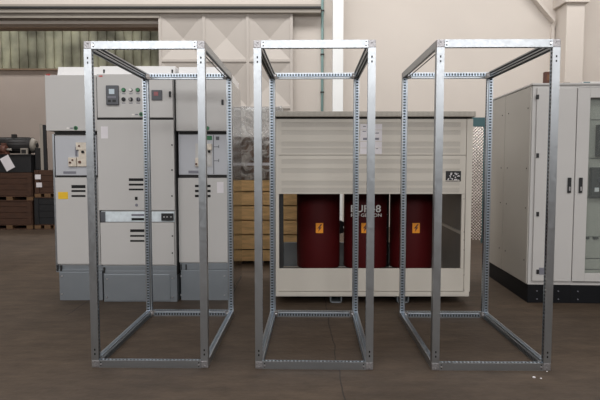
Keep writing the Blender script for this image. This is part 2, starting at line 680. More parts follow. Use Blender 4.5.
def profile(b, length, frame, m0='zinc', m1='zinc_hole', opened=False):
    """hollow section from its outer corner: local x along u, y along v, z along the bar.
    frame maps (u, v, l) to the thing's space. Outer two faces plain, inner two punched."""
    T = 0.002

    def bx(u0, u1, v0, v1, l0, l1, m):
        b.box(u0, u1, v0, v1, l0, l1, m, 0, frame)
    bx(0, PR, 0, T, 0, length, m0)
    bx(0, T, T, PR, 0, length, m0)
    # returns and the notch along the inner corner
    bx(PR - T, PR, T, 0.010, 0, length, m0)
    bx(T, 0.010, PR - T, PR, 0, length, m0)
    bx(0.006, 0.032, 0.006, 0.032, 0, length, 'hollow')  # dark liner added inside the section so the holes look shaded
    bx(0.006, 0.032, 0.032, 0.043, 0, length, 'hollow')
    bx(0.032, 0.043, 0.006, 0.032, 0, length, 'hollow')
    if opened:                       # open channel: lips, dark liner as the hollow's shade and one inner rib
        bx(0.044, PR, 0.044, PR, 0, length, m0)
        bx(0.043, 0.0445, 0.022, 0.030, 0, length, m0)
        bx(0.022, 0.030, 0.043, 0.0445, 0, length, m0)
        return
    bx(0.036, PR, 0.034, 0.036, 0, length, m0)
    bx(0.034, 0.036, 0.034, PR, 0, length, m0)
    # punched strips: 16..34 mm band, holes every 25 mm
    n = int(length / 0.025)
    off = (length - n * 0.025) / 2
    for a in (0, 1):
        for k in range(n + 1):
            l0 = off + k * 0.025 - 0.0055
            l1 = l0 + 0.011
            l0, l1 = max(0, l0), min(length, l1)
            if a:
                bx(PR - T, PR, 0.010, 0.032, l0, l1, m1)
            else:
                bx(0.010, 0.032, PR - T, PR, l0, l1, m1)
        if a:
            bx(PR - T, PR, 0.030, 0.036, 0, length, m1)
        else:
            bx(0.030, 0.036, PR - T, PR, 0, length, m1)


def basis(o, u, v, l):
    m = Matrix.Identity(4)
    for k, a in enumerate((u, v, l)):
        for r in range(3):
            m[r][k] = a[r]
    for r in range(3):
        m[r][3] = o[r]
    return m


def make_frame():
    t = thing('enclosure_frame', '', 'metal frame')
    X0, X1 = -FW / 2, FW / 2
    for sx in (0, 1):
        for sy in (0, 1):
            ox, oy = (X0, X1)[sx], (0, FD)[sy]
            ux, vy = (1, -1)[sx], (1, -1)[sy]
            b = MB()
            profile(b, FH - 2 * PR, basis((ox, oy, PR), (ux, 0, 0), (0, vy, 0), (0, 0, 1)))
            # pairs of small slots at both ends of the plain face
            for zz in (PR + 0.045, PR + 0.075, FH - PR - 0.06, FH - PR - 0.09):
                cxm = ox + ux * 0.025
                yy = oy - vy * 0.0005
                b.box(cxm - 0.0045, cxm + 0.0045, min(yy, yy - vy * 0.001), max(yy, yy - vy * 0.001), zz - 0.007, zz + 0.007, 'hole')
            b.build('post', t)
            for sz in (0, 1):
                oz, wz = (0, FH)[sz], (1, -1)[sz]
                b = MB()
                xs = sorted((ox, ox + ux * PR)); ys = sorted((oy, oy + vy * PR)); zs = sorted((oz, oz + wz * PR))
                b.box(xs[0], xs[1], ys[0], ys[1], zs[0], zs[1], 'cast', 0.003)
                # lugs inside the corner that the bars slide over
                c = Vector((ox + ux * 0.03, oy + vy * 0.03, oz + wz * 0.03))
                b.box(*sorted((c.x, c.x + ux * 0.055)), *sorted((c.y - 0.012, c.y + 0.012)), *sorted((c.z - 0.012, c.z + 0.012)), 'cast', 0.002)
                b.box(*sorted((c.x - 0.012, c.x + 0.012)), *sorted((c.y, c.y + vy * 0.055)), *sorted((c.z - 0.012, c.z + 0.012)), 'cast', 0.002)
                b.build('corner_block', t)
                cb = t.children[-1] if t.children else None
                bb = MB()
                fy = oy - vy * 0.001
                bb.cyl((ox + ux * (PR + 0.014), fy + vy * 0.001, oz + wz * 0.025), (ox + ux * (PR + 0.014), fy - vy * 0.004, oz + wz * 0.025), 0.007, 'bolt', 10)
                bb.cyl((ox + ux * PR * 0.5, fy + vy * 0.001, oz + wz * 0.012), (ox + ux * PR * 0.5, fy - vy * 0.004, oz + wz * 0.012), 0.006, 'cast', 10)
                bb.each('bolt', t)
    for sx in (0, 1):
        for sz in (0, 1):
            ox, ux = (X0, X1)[sx], (1, -1)[sx]
            oz, wz = (0, FH)[sz], (1, -1)[sz]
            g = MB()
            mt = Matrix.Translation((ox + ux * 0.058, FD - 0.058, oz + wz * 0.03)) @ Matrix.Rotation(ux * PI / 4, 4, 'Z')
            g.box(-0.024, 0.024, -0.0025, 0.0025, -0.022, 0.022, 'bolt', 0.001, mt)
            gs = g.build('gusset', t)
            g = MB()
            c = mt @ Vector((0, 0, 0)); d_ = mt.to_3x3() @ Vector((0, -1, 0))
            g.cyl(c + d_ * 0.002, c + d_ * 0.009, 0.009, 'bolt', 8)
            g.build('bolt', gs)
    for sy in (0, 1):
        for sz in (0, 1):
            b = MB()
            oy, oz = (0, FD)[sy], (0, FH)[sz]
            vy, wz = (1, -1)[sy], (1, -1)[sz]
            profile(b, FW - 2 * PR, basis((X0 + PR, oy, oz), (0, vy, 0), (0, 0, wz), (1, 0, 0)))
            for xx in (X0 + PR + 0.014, X1 - PR - 0.014):
                for zz in (0.015, 0.036):
                    zc_ = oz + wz * zz
                    yy = oy - vy * 0.0005
                    b.box(xx - 0.004, xx + 0.004, *sorted((yy, yy - vy * 0.001)), zc_ - 0.004, zc_ + 0.004, 'hole')
            b.build('rail', t)
    for sx in (0, 1):
        for sz in (0, 1):
            b = MB()
            ox, oz = (X0, X1)[sx], (0, FH)[sz]
            ux, wz = (1, -1)[sx], (1, -1)[sz]
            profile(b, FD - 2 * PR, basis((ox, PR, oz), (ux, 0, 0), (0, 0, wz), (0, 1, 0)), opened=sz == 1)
            b.build('rail', t)
    return t


fr = make_frame()
spots = [(-1.028, 3.644, -0.014, 'open galvanised steel frame standing before the grey switchgear cubicles'),
         (0.095, 3.616, -0.025, 'open galvanised steel frame in the middle, before the red transformer coils'),
         (1.291, 3.594, -0.012, 'open galvanised steel frame beside the tall cabinets with black plinth')]
for k, (x, y, a, lab) in enumerate(spots):
    o = fr if k == 0 else copy_tree(fr)
    o.location = (x, y, 0)
    o.rotation_euler = (0, 0, a)
    o['label'] = lab
    o['group'] = 'open galvanised frames in the foreground'


# ------------------------------------------------------------ helpers working in a thing whose base is at (bx, by, 0)
class Face:
    """lays panels on the front of a cabinet: pixel measures taken at the depth of that front"""
    def __init__(s, root, Y):
        s.r, s.Y = root, Y
        s.bx, s.by = root.location.x, root.location.y

    def p(s, x, y, Y=None):
        X, Z = at(x, y, Y or s.Y)
        return X - s.bx, Z

    def rect(s, x0, y0, x1, y1):
        a = s.p(x0, (y0 + y1) / 2)[0]
        c = s.p(x1, (y0 + y1) / 2)[0]
        return a, c, s.p(300, y1)[1], s.p(300, y0)[1]

    def panel(s, name, x0, y0, x1, y1, m, out=0.0, th=0.02, bev=0.0, parent=None):
        a, c, z0, z1 = s.rect(x0, y0, x1, y1)
        yf = s.Y - s.by - out
        return MB().box(a, c, yf, yf + th, z0, z1, m, bev).build(name, parent or s.r)

    def add(s, b, x0, y0, x1, y1, m, out=0.0, th=0.004, bev=0.0):
        a, c, z0, z1 = s.rect(x0, y0, x1, y1)
        yf = s.Y - s.by - out
        b.box(a, c, yf, yf + th, z0, z1, m, bev)
        return b

    def knob(s, b, x, y, r, m, out=0.012, n=20):
        a, z = s.p(x, y)
        yf = s.Y - s.by
        b.cyl((a, yf + 0.002, z), (a, yf - out, z), r, m, n)
        return b


# ------------------------------------------------------------ medium voltage switchgear, three cubicles
ZT = 2.275


def duct(x0, x1, y1, zt_, parent):
    '''white cover on the cubicle roof with its front folded back'''
    b = MB()
    i = b.mi('white_sheet')
    pr = [(0.04, ZT - 0.012), (0.075, zt_), (y1, zt_), (y1, ZT - 0.012)]  # front face given a backward slope to catch more overhead light
    a = [b.bm.verts.new((x0, y, z)) for y, z in pr]
    c = [b.bm.verts.new((x1, y, z)) for y, z in pr]
    b.bm.faces.new(a).material_index = i
    b.bm.faces.new(c[::-1]).material_index = i
    for k in range(4):
        b.bm.faces.new((a[k], c[k], c[(k + 1) % 4], a[(k + 1) % 4])).material_index = i
    b.build('top_duct', parent)


# left
YL = 5.50
t = thing('switchgear_cubicle', 'narrow grey switchgear cubicle with yellow label, leftmost beside the dark opening', 'switchgear', (-2.27, YL, 0), group='grey switchgear cubicles')
fc = Face(t, YL)
xl, xr = -2.49 - t.location.x, -2.02 - t.location.x
zlo = at(0, 265, YL)[1]
MB().box(xl + 0.005, xr, 0.03, 1.25, zlo - 0.05, ZT - 0.02, 'cab', 0.003).build('body', t)
b = MB()
b.box(xl + 0.03, xr, 0.0, 1.22, 0, zlo - 0.075, 'plinth', 0.003)
for (px, py) in ((61, 276), (61, 294), (92, 276), (92, 294)):
    fc.knob(b, px + 1, py, 0.009, 'bolt', 0.004, 10)
b.build('plinth', t)
b = MB()
b.box(xl + 0.0, xr, 0.005, 0.04, zlo - 0.075, zlo - 0.045, 'plinth', 0.002)
b.box(xl + 0.0, xr, 0.015, 0.04, zlo - 0.045, zlo - 0.006, 'plinth')
for px in (57.5, 61):
    a, zz = fc.p(px, 268)
    b.box(a - 0.008, a + 0.008, -0.004, 0.005, zz - 0.03, zz + 0.03, 'gap')
b.build('base_rail', t)
b = MB(); b.box(xl, xl + 0.018, 0.0, 0.03, zlo - 0.04, at(0, 134, YL)[1], 'zinc'); b.build('edge_strip', t)
# lower door
dr = fc.panel('door', 56.2, 177.5, 96.5, 264, 'cab', 0.0, 0.025, 0.003)
b = MB()
for y0, y1 in ((185, 188.2), (190, 192), (195, 197)):
    fc.add(b, 71.5, y0, 85.5, y1, 'hole', 0.001, 0.003)
b.build('vent', dr)
lb = fc.panel('label_plate', 58.2, 192, 68, 199, 'yellow', 0.002, 0.002, 0, dr)
# mechanism panel
mp = fc.panel('mechanism_panel', 55.2, 136, 96.5, 175.3, 'cab_cool', -0.004, 0.02)
b = MB()
fc.add(b, 76.5, 142.5, 87, 150, 'resin', 0.02, 0.02, 0.004)
fc.add(b, 79, 150, 88, 157, 'resin', 0.012, 0.02, 0.003)
fc.add(b, 69, 157.5, 77, 166.5, 'resin', 0.022, 0.03, 0.004)
fc.add(b, 77.5, 157, 87, 166.5, 'resin', 0.016, 0.02, 0.004)
fc.knob(b, 83.5, 152, 0.013, 'hole', 0.03)
fc.knob(b, 80, 146, 0.009, 'rust', 0.03)
fc.knob(b, 80.5, 162, 0.013, 'rust', 0.03)
fc.knob(b, 71, 162.5, 0.010, 'rust', 0.035)
fc.knob(b, 73.5, 160, 0.008, 'rust', 0.035)
fc.add(b, 75.5, 147, 77, 156, 'mgrey', 0.01, 0.01)
b.build('operating_mechanism', mp)
fc.panel('label_plate', 63.2, 171.3, 76, 173.8, 'mgrey', -0.002, 0.003, 0, mp)
b = MB()
fc.add(b, 54.5, 131.4, 96.5, 134.5, 'gap', -0.01, 0.03)
fc.add(b, 56, 175.4, 96.5, 177.4, 'gap', -0.01, 0.03)
b.build('gasket', t)
# low voltage box
zb = at(0, 131, YL)[1]
lv = MB().box(-2.535 - t.location.x, xr, -0.03, 0.34, zb, ZT, 'cab', 0.006).build('low_voltage_compartment', t)
b = MB(); fc.knob(b, 77, 128.2, 0.02, 'green', 0.036); fc.knob(b, 77, 128.2, 0.009, 'black', 0.042); b.build('key_switch', lv)
b = MB()
fc.add(b, 68, 127.6, 70.3, 129.2, 'white', 0.0315, 0.002); fc.add(b, 71.5, 127.8, 74.2, 129, 'mgrey', 0.0315, 0.002)
b.build('marking', lv)
text('lettering', 'ABB', 0.022, 'redink', lv, (fc.p(49.6, 75.2)[0], -0.0315, fc.p(49.6, 75.2)[1]))
duct(xl + 0.05, xr, 1.2, at(0, 67.5, YL + 0.1)[1], t)
b = MB(); b.box(xl + 0.07, xl + 0.10, 0.05, 0.08, ZT, ZT + 0.05, 'white_sheet', 0.002); b.build('lifting_lug', t)

# middle
YM = 5.43
t = thing('switchgear_cubicle', 'wide grey switchgear cubicle with relay screen and push buttons on its upper door', 'switchgear', (-1.62, YM, 0), group='grey switchgear cubicles')
fc = Face(t, YM)
xl, xr = -1.995 - t.location.x, -1.245 - t.location.x
zlo = at(0, 265.5, YM)[1]
MB().box(xl, xr, 0.03, 1.3, zlo - 0.05, ZT - 0.015, 'cab', 0.003).build('body', t)
b = MB()
b.box(xl + 0.01, xr, 0.01, 1.28, 0, zlo - 0.055, 'plinth', 0.003)
fc.add(b, 104, 274.5, 170, 301, 'plinth', -0.002, 0.02, 0.004)
for (px, py) in ((107, 279), (107, 297), (172.5, 278), (172.5, 297)):
    fc.knob(b, px, py, 0.009, 'bolt', 0.006, 10)
b.build('plinth', t)
b = MB()
b.box(xl + 0.0, xr, 0.012, 0.04, zlo - 0.055, zlo - 0.006, 'plinth', 0.002)
a, zz = fc.p(104, 270)
b.box(a - 0.008, a + 0.008, 0.0, 0.012, zz - 0.03, zz + 0.025, 'gap')
b.build('base_rail', t)
# upper door with instruments
ud = fc.panel('door', 97.2, 74.2, 172.7, 117.6, 'cab', 0.005, 0.03, 0.004)
text('lettering', 'ABB', 0.022, 'redink', ud, (fc.p(99.8, 74.9)[0] + 0.01, -0.0065, fc.p(99.8, 76.3)[1]))
r_ = MB()
fc.add(r_, 106.8, 85.6, 119.2, 105.2, 'dgrey', 0.03, 0.03, 0.008)
rl = r_.build('protection_relay', ud)
fc.panel('screen', 110, 89.4, 115.4, 94.4, 'screen', 0.032, 0.003, 0, rl)
b = MB()
fc.add(b, 108.6, 96.5, 117, 98.2, 'mgrey', 0.032, 0.003)
fc.add(b, 109, 100, 112, 102.5, 'black', 0.032, 0.003)
fc.add(b, 113.5, 100, 117, 102.5, 'black', 0.032, 0.003)
b.build('button', rl)
for px, py, m, r, nm in ((123.8, 90, 'green', 0.017, 'indicator_lamp'), (131, 90, 'white', 0.013, 'indicator_lamp'), (138, 90, 'green', 0.017, 'indicator_lamp'),
                         (123.8, 99.4, 'black', 0.017, 'selector_switch'), (131, 99.4, 'black', 0.017, 'selector_switch'), (138.4, 99.4, 'mgrey', 0.017, 'selector_switch')):
    b = MB()
    fc.knob(b, px, py, r + 0.004, 'dgrey', 0.012)
    fc.knob(b, px, py, r, m, 0.026)
    if nm == 'selector_switch':
        a, zz = fc.p(px, py)
        b.box(a - 0.003, a + 0.003, -0.034, -0.026, zz - 0.014, zz + 0.014, 'white' if px == 131 else 'black')
    b.build(nm, ud)
    fc.panel('marking', px - 1.8, py + 3.4, px + 1.8, py + 4.2, 'mgrey', 0.0062, 0.002, 0, ud)
mt_ = fc.panel('meter', 152, 90.2, 162.3, 100.2, 'dgrey', 0.02, 0.02, 0.003, ud)
fc.panel('display', 154.4, 92, 158.8, 96, 'reddisp', 0.022, 0.003, 0, mt_)
b = MB(); fc.add(b, 169.2, 91.5, 171.2, 97.2, 'black', 0.02, 0.02, 0.004); b.build('door_lock', ud)
b = MB(); fc.knob(b, 141.6, 114.3, 0.02, 'green', 0.018); fc.knob(b, 141.6, 114.3, 0.009, 'black', 0.022); b.build('key_switch', ud)
b = MB(); fc.add(b, 132, 114, 134.5, 115.5, 'white', 0.0065, 0.002); fc.add(b, 135.4, 114, 138, 115.2, 'mgrey', 0.0065, 0.002); b.build('marking', ud)
# main door
md = fc.panel('door', 97.8, 119.8, 174.2, 210.3, 'cab', 0.0, 0.028, 0.004)
fc.panel('sticker', 101, 126.5, 108, 138.5, 'paper', 0.0015, 0.002, 0, md)
b = MB()
for y0, y1 in ((178.3, 181), (183.6, 185.6), (188.6, 190.4)):
    fc.add(b, 128.8, y0, 143.4, y1, 'hole', 0.001, 0.003)
b.build('vent', md)
b = MB()
fc.add(b, 135, 196.8, 137.6, 200, 'hole', 0.004, 0.006)
fc.knob(b, 136.6, 205, 0.014, 'mgrey', 0.006)
b.each('latch', md)
b = MB()
for py in (145, 170, 196):
    fc.knob(b, 172, py, 0.008, 'hole', 0.003, 10)
b.each('screw', md)
# withdrawable tray strip
tr = fc.panel('rack_tray', 100.8, 211.6, 174.2, 221.8, 'tray', -0.004, 0.02, 0.001)
b = MB()
fc.add(b, 100.8, 211.8, 105.2, 221.6, 'dgrey', 0.008, 0.014)
b.build('hinge_bracket', tr)
b = MB()
fc.add(b, 131.5, 214, 144, 216, 'mgrey', 0.0, 0.004)
fc.add(b, 131.5, 218, 144, 220.4, 'hole', 0.0, 0.004)
b.build('vent', tr)
b = MB()
fc.add(b, 161.5, 213.3, 173.6, 220.6, 'black', 0.014, 0.03, 0.003)
for px in (164.5, 167.5, 171.4):
    fc.knob(b, px, 216.8, 0.008, 'bolt', 0.02, 10)
b.build('catch', tr)
ld = fc.panel('door', 100.6, 222.6, 174.2, 264.8, 'cab', 0.0, 0.028, 0.004)
b = MB()
for y0, y1 in ((229.3, 232), (235, 236.8), (240, 241.8)):
    fc.add(b, 130.2, y0, 144.4, y1, 'hole', 0.001, 0.003)
b.build('vent', ld)
b = MB()
fc.knob(b, 172.4, 236, 0.008, 'hole', 0.003, 10)
fc.knob(b, 172.4, 253, 0.008, 'hole', 0.003, 10)
b.each('screw', ld)
b = MB()
fc.add(b, 96.8, 117.8, 173, 119.6, 'gap', -0.008, 0.03)
b.box(xl - 0.018, xl + 0.0, 0.015, 0.4, zlo, ZT - 0.03, 'gap')
b.box(xr - 0.0, xr + 0.005, 0.012, 0.4, zlo - 0.1, ZT - 0.03, 'gap')
b.build('gasket', t)
duct(xl, xr, 1.25, at(0, 67, YM + 0.12)[1], t)
for px in (102, 171):
    a = fc.p(px, 70)[0]
    MB().box(a - 0.007, a + 0.007, 0.05, 0.064, ZT - 0.015, ZT + 0.055, 'gap').build('lifting_lug', t)

# right
YR = 5.50
t = thing('switchgear_cubicle', 'narrow grey switchgear cubicle with white sticker and bare zinc side, rightmost of the three', 'switchgear', (-0.97, YR, 0), group='grey switchgear cubicles')
fc = Face(t, YR)
xl, xr = -1.227 - t.location.x, -0.725 - t.location.x
zlo = at(0, 263, YR)[1]
MB().box(xl, xr - 0.003, 0.03, 1.24, zlo - 0.08, ZT - 0.015, 'cab', 0.003).build('body', t)
MB().box(xr - 0.003, xr, 0.035, 1.25, 0.02, ZT, 'zinc_bright').build('side_panel', t)
b = MB()
b.box(xl + 0.01, xr - 0.003, 0.0, 1.2, 0, zlo - 0.075, 'plinth', 0.003)
for (px, py) in ((181, 276), (181, 295), (224.5, 276), (224.5, 295)):
    fc.knob(b, px, py, 0.009, 'bolt', 0.006, 10)
b.build('plinth', t)
b = MB()
b.box(xl, xr - 0.003, 0.01, 0.04, zlo - 0.072, zlo - 0.006, 'plinth', 0.002)
for px in (181, 186, 205):
    a, zz = fc.p(px, 267)
    b.box(a - 0.006, a + 0.006, 0.0, 0.01, zz - 0.03, zz + 0.025, 'gap')
b.build('base_rail', t)
dr = fc.panel('door', 178.6, 178, 227.4, 262.5, 'cab', 0.0, 0.025, 0.003)
b = MB()
for py in (186, 191, 196):
    fc.add(b, 195, py - 1.2, 199, py + 1.2, 'hole', 0.001, 0.003)
    fc.add(b, 207, py - 1.2, 210.6, py + 1.2, 'hole', 0.001, 0.003)
b.build('vent', dr)
fc.panel('sticker', 217, 182, 223.6, 193, 'paper', 0.0015, 0.002, 0, dr)
mp = fc.panel('mechanism_panel', 178.6, 134.6, 227.4, 174.6, 'cab_cool', -0.004, 0.02)
b = MB()
fc.add(b, 195.5, 143.5, 212, 166.5, 'cab', 0.004, 0.01)
fc.add(b, 195.5, 158, 200, 166.5, 'resin', 0.02, 0.03, 0.004)
fc.add(b, 206.6, 144, 212, 150, 'resin', 0.02, 0.03, 0.004)
fc.add(b, 206, 157.5, 211, 165, 'cab', 0.01, 0.02, 0.003)
fc.knob(b, 209.4, 151.6, 0.012, 'hole', 0.03)
fc.knob(b, 196.8, 164, 0.009, 'rust', 0.035)
b.build('operating_mechanism', mp)
fc.panel('label_plate', 206.4, 135.8, 212, 140, 'green', -0.002, 0.003, 0, mp)
fc.panel('label_plate', 215.8, 136.5, 219.2, 140, 'dgrey', -0.002, 0.003, 0, mp)
fc.panel('label_plate', 188.4, 170.6, 198.4, 173.4, 'mgrey', -0.002, 0.003, 0, mp)
b = MB()
fc.add(b, 213.2, 135, 213.9, 174, 'dgrey', -0.002, 0.003)
for py in (146.5, 160.5):
    fc.add(b, 213.9, py, 219, py + 0.6, 'dgrey', -0.002, 0.003)
    fc.add(b, 218.4, py - 1.5, 219, py + 1.5, 'dgrey', -0.002, 0.003)
b.build('mimic_diagram', mp)
zb = at(0, 131.2, YR)[1]
lv = MB().box(xl - 0.011, xr + 0.0, -0.03, 0.011, zb, ZT, 'cab', 0.006).build('low_voltage_compartment', t)
b = MB(); fc.add(b, 222, 100, 224, 105, 'black', 0.045, 0.02, 0.004); b.build('door_lock', lv)
b = MB(); fc.knob(b, 207.8, 128.4, 0.02, 'green', 0.04); b.build('key_switch', lv)
b = MB()
fc.add(b, 179, 131.5, 227, 134.2, 'gap', -0.01, 0.03)
fc.add(b, 178.6, 175, 227.4, 177.6, 'gap', -0.01, 0.03)
b.build('gasket', t)
duct(xl + 0.004, xr - 0.02, 1.2, at(0, 67.5, YR + 0.1)[1], t)

# ------------------------------------------------------------ transformer enclosure
YE = 5.35
ED = 1.35
ex0, ex1 = -0.24, 1.69
t = thing('transformer_enclosure', 'wide beige sheet metal housing with louvred upper panels, open below around the red coils', 'electrical enclosure', (0.72, YE, 0))
fc = Face(t, YE)
a0, a1 = ex0 - 0.72, ex1 - 0.72
zbase, ztop = 0.085, at(0, 117, YE)[1]
zo0, zo1 = at(0, 268.5, YE)[1], at(0, 194, YE)[1]
zm = at(0, 155.2, YE)[1]
b = MB()
b.box(a0 - 0.02, a1 + 0.015, -0.03, ED + 0.03, ztop, at(0, 111.6, YE)[1], 'roof', 0.004)
rt = at(0, 111.6, YE)[1]
x = a0
while x < a1:                       # pressed ribs on the roof lip
    b.box(x, x + 0.006, -0.034, -0.03, ztop + 0.006, rt - 0.006, 'trafo')
    x += 0.012
b.build('roof', t)
MB().box(a0 + 0.01, a1 - 0.01, 0.015, ED - 0.02, ztop - 0.016, ztop, 'gap').build('gasket', t)


def louvred(name, z0, z1, xa, xb, rows, parent=None):
    b = MB()
    b.box(xa, xb, 0.0, 0.02, z0, z1, 'trafo', 0.003)
    for zr in rows:
        zc = z0 + (z1 - z0) * zr
        x = xa + 0.05
        while x < xb - 0.06:
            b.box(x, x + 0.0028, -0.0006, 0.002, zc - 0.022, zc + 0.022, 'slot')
            x += 0.010
        b.box(xa + 0.045, xb - 0.055, -0.003, 0.0, zc + 0.024, zc + 0.029, 'trafo')
    return b.build(name, parent or t)


pxr = at(466, 160, YE)[0] - 0.72
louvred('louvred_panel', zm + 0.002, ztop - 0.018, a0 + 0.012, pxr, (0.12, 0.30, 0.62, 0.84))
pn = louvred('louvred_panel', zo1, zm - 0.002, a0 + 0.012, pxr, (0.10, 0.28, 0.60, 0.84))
# black sticker with white marks
st = fc.panel('sticker', 445.6, 171, 461, 181.4, 'black', 0.0015, 0.002, 0.0008, pn)
b = MB()
random.seed(3)
for k in range(26):
    px = 447 + random.random() * 12
    py = 172.4 + random.random() * 7.4
    fc.add(b, px, py, px + 0.6 + random.random() * 1.2, py + 0.5 + random.random() * 0.9, 'paper', 0.0022, 0.001)
b.build('marking', st)
ps = fc.panel('paper_notice', 360.2, 124, 382, 154, 'paper', 0.0015, 0.0015, 0, t)
b = MB()
for (q0, r0, q1, r1) in ((363, 126, 366, 127), (375, 132.6, 379, 133.6), (363, 137.8, 367.4, 140), (374.5, 137.8, 379, 140), (376, 148, 378, 149), (362.5, 131, 366, 131.8)):
    fc.add(b, q0, r0, q1, r1, 'ink', 0.002, 0.001)
b.build('print', ps)
MB().box(a0 + 0.012, pxr, 0.0, 0.02, zbase + 0.045, zo0, 'trafo', 0.003).build('lower_panel', t)
b = MB()
for sx in (0, 1):
    for sy in (0, 1):
        xa = a0 if sx == 0 else a1 - 0.045
        yb = 0.0 if sy == 0 else ED - 0.045
        if sx == 0:
            MB().box(a0, a0 + 0.012 + 0.02, yb + 0.004, yb + 0.045, zbase + 0.04, ztop - 0.017, 'trafo', 0.002).build('corner_post', t)
        else:
            MB().box(pxr + 0.004, a1, yb, yb + 0.045, zbase + 0.04, ztop - 0.017, 'trafo', 0.003).build('corner_post', t)
b.bm.free()
MB().box(a0 + 0.005, a0 + 0.02, 0.05, ED - 0.05, zbase + 0.04, ztop - 0.017, 'trafo').build('side_panel', t)
b = MB().box(a1 - 0.02, a1 - 0.005, 0.05, ED - 0.05, zbase + 0.04, ztop - 0.017, 'trafo')
b.box(a1 - 0.022, a1 - 0.02, 0.05, ED - 0.05, zbase + 0.04, ztop - 0.017, 'inner')  # lining whose darker colour carries the shade inside the housing
b.build('side_panel', t)
# jambs beside the opening
xo = at(461.2, 230, YE)[0] - 0.72
b = MB(); b.box(xo, pxr - 0.002, 0.001, 0.03, zo0 + 0.003, zo1 - 0.003, 'trafo', 0.002)
for py in (199, 232, 240, 250, 275, 290):
    fc.knob(b, 464, py, 0.004, 'gap', 0.001, 8)
b.build('jamb', t)
b = MB(); b.box(a0 + 0.035, a0 + 0.075, 0.03, 0.07, zo0 - 0.01, zo1 + 0.02, 'gap', 0.002); b.build('jamb', t)
# back: closed above, low panel below
MB().box(a0 + 0.03, a1 - 0.05, ED - 0.03, ED - 0.01, zo1 - 0.02, ztop - 0.02, 'trafo').build('back_panel', t)
MB().box(a0 + 0.03, a1 - 0.05, ED - 0.03, ED - 0.01, zbase + 0.045, 0.43, 'plinth').build('back_panel', t)
MB().box(a0 + 0.55, a1 - 0.06, ED - 0.035, ED - 0.03, zo1 - 0.01, zo1 + 0.01, 'trafo').build('stay', t)
b = MB()
b.box(a0 - 0.002, a1 - 0.01, -0.012, ED, zbase - 0.005, zbase + 0.04, 'trafo', 0.004)
b.build('base_frame', t)
for px in (336, 403):
    a = at(px, 300, YE + 0.05)[0] - 0.72
    b = MB()
    b.box(a - 0.06, a - 0.048, 0.05, ED - 0.06, 0, zbase - 0.005, 'plinth')
    b.box(a + 0.048, a + 0.06, 0.05, ED - 0.06, 0, zbase - 0.005, 'plinth')
    b.box(a - 0.06, a + 0.06, 0.05, ED - 0.06, 0, 0.012, 'plinth')
    b.build('skid', t)
a = at(290, 300, YE + 0.05)[0] - 0.72
MB().box(a - 0.06, a + 0.06, 0.6, ED - 0.1, 0, zbase - 0.005, 'black').build('skid', t)
# sloping stay on the inside of the right wall
b = MB()
p0_ = at(461, 232, YE + 0.29)[1]
p1_ = at(440, 222, YE + 1.14)[1]
dd = Vector((0, 0.85, p1_ - p0_)).normalized()
mt = basis((a1 - 0.05, 0.29, p0_), (1, 0, 0), tuple(dd), (0, -dd.z, dd.y))
b.box(0.008, 0.028, -0.1, 0.92, -0.014, 0.014, 'trafo', 0, mt)
b.build('stay', t)

# the transformer inside
YT = YE + 0.62
t = thing('dry_type_transformer', 'transformer with three dark red cast resin coils inside the beige housing', 'transformer', (0.72, YT, zbase + 0.04))
coils = [(at(318.3, 230, YT)[0] - 0.72), (at(365.2, 230, YT)[0] - 0.72), (at(411.3, 230, YT)[0] - 0.72)]
RC = 0.236
zb_ = 0.14
b = MB()
b.box(coils[0] - 0.14, coils[2] + 0.14, -0.10, 0.10, 0.03, zb_ - 0.03, 'core', 0.004)
b.box(coils[0] - 0.14, coils[2] + 0.14, -0.10, 0.10, 1.22, 1.36, 'core', 0.004)
for cx in coils:
    b.box(cx - 0.1, cx + 0.1, -0.10, 0.10, zb_ - 0.03, 1.22, 'core')
b.build('core', t)
b = MB()
for yy in (-0.15, 0.10):
    b.box(coils[0] - 0.24, coils[2] + 0.24, yy, yy + 0.05, 0.0, 0.075, 'core', 0.004)
b.build('clamp', t)
for cx in coils:
    b = MB()
    b.ring((cx, 0, 0), [(RC - 0.03, zb_), (RC - 0.006, zb_ + 0.006), (RC, zb_ + 0.03), (RC, 1.13), (RC - 0.006, 1.155), (RC - 0.03, 1.16)], 'red', 56, 1, 1.0)
    c = b.build('coil', t)
    # warning sign
    px = {0: 319.5, 1: 365, 2: 416}[coils.index(cx)]
    X, Z = at(px, 228, YT - RC)
    X -= 0.72; Z -= t.location.z
    yy = -math.sqrt(max(RC ** 2 - (X - cx) ** 2, 0)) - 0.004
    s_ = MB().box(X - 0.039, X + 0.039, yy - 0.001, yy + 0.004, Z - 0.053, Z + 0.053, 'orange').build('warning_sign', c)
    MB().prism([(X + 0.012, Z + 0.04), (X - 0.022, Z - 0.004), (X - 0.004, Z - 0.002), (X - 0.014, Z - 0.042), (X + 0.022, Z + 0.008), (X + 0.004, Z + 0.006), (X + 0.026, Z + 0.04)], yy - 0.003, yy - 0.001, 'rust').build('marking', s_)
    if coils.index(cx) == 1:
        X, Z = at(365.6, 209, YT - RC)
        text('lettering', 'EUR48', 0.105, 'white', c, (X - 0.72, -RC - 0.004, Z - t.location.z), 0.003, sx=1.1)
        X, Z = at(366.2, 215.3, YT - RC)
        text('lettering', 'REF GENION', 0.048, 'white', c, (X - 0.72, -RC - 0.004, Z - t.location.z), 0.003, sx=1.2)
b = MB()
for cx in coils:
    for s in (-1, 1):
        b.box(cx + s * 0.11 - 0.03, cx + s * 0.11 + 0.03, -0.16, -0.08, zb_ - 0.06, zb_ + 0.0, 'core', 0.006)
b.build('spacer_block', t)
g = (coils[1] + coils[2]) / 2
b = MB()
b.box(g - 0.035, g + 0.035, 0.17, 0.19, 0.1, 1.2, 'core')
for k in range(6):
    b.cyl((g - 0.0, 0.17, 0.25 + k * 0.15), (g, 0.15, 0.25 + k * 0.15), 0.012, 'bolt', 8)
b.build('connection_bar', t)
g = (coils[0] + coils[1]) / 2
b = MB()
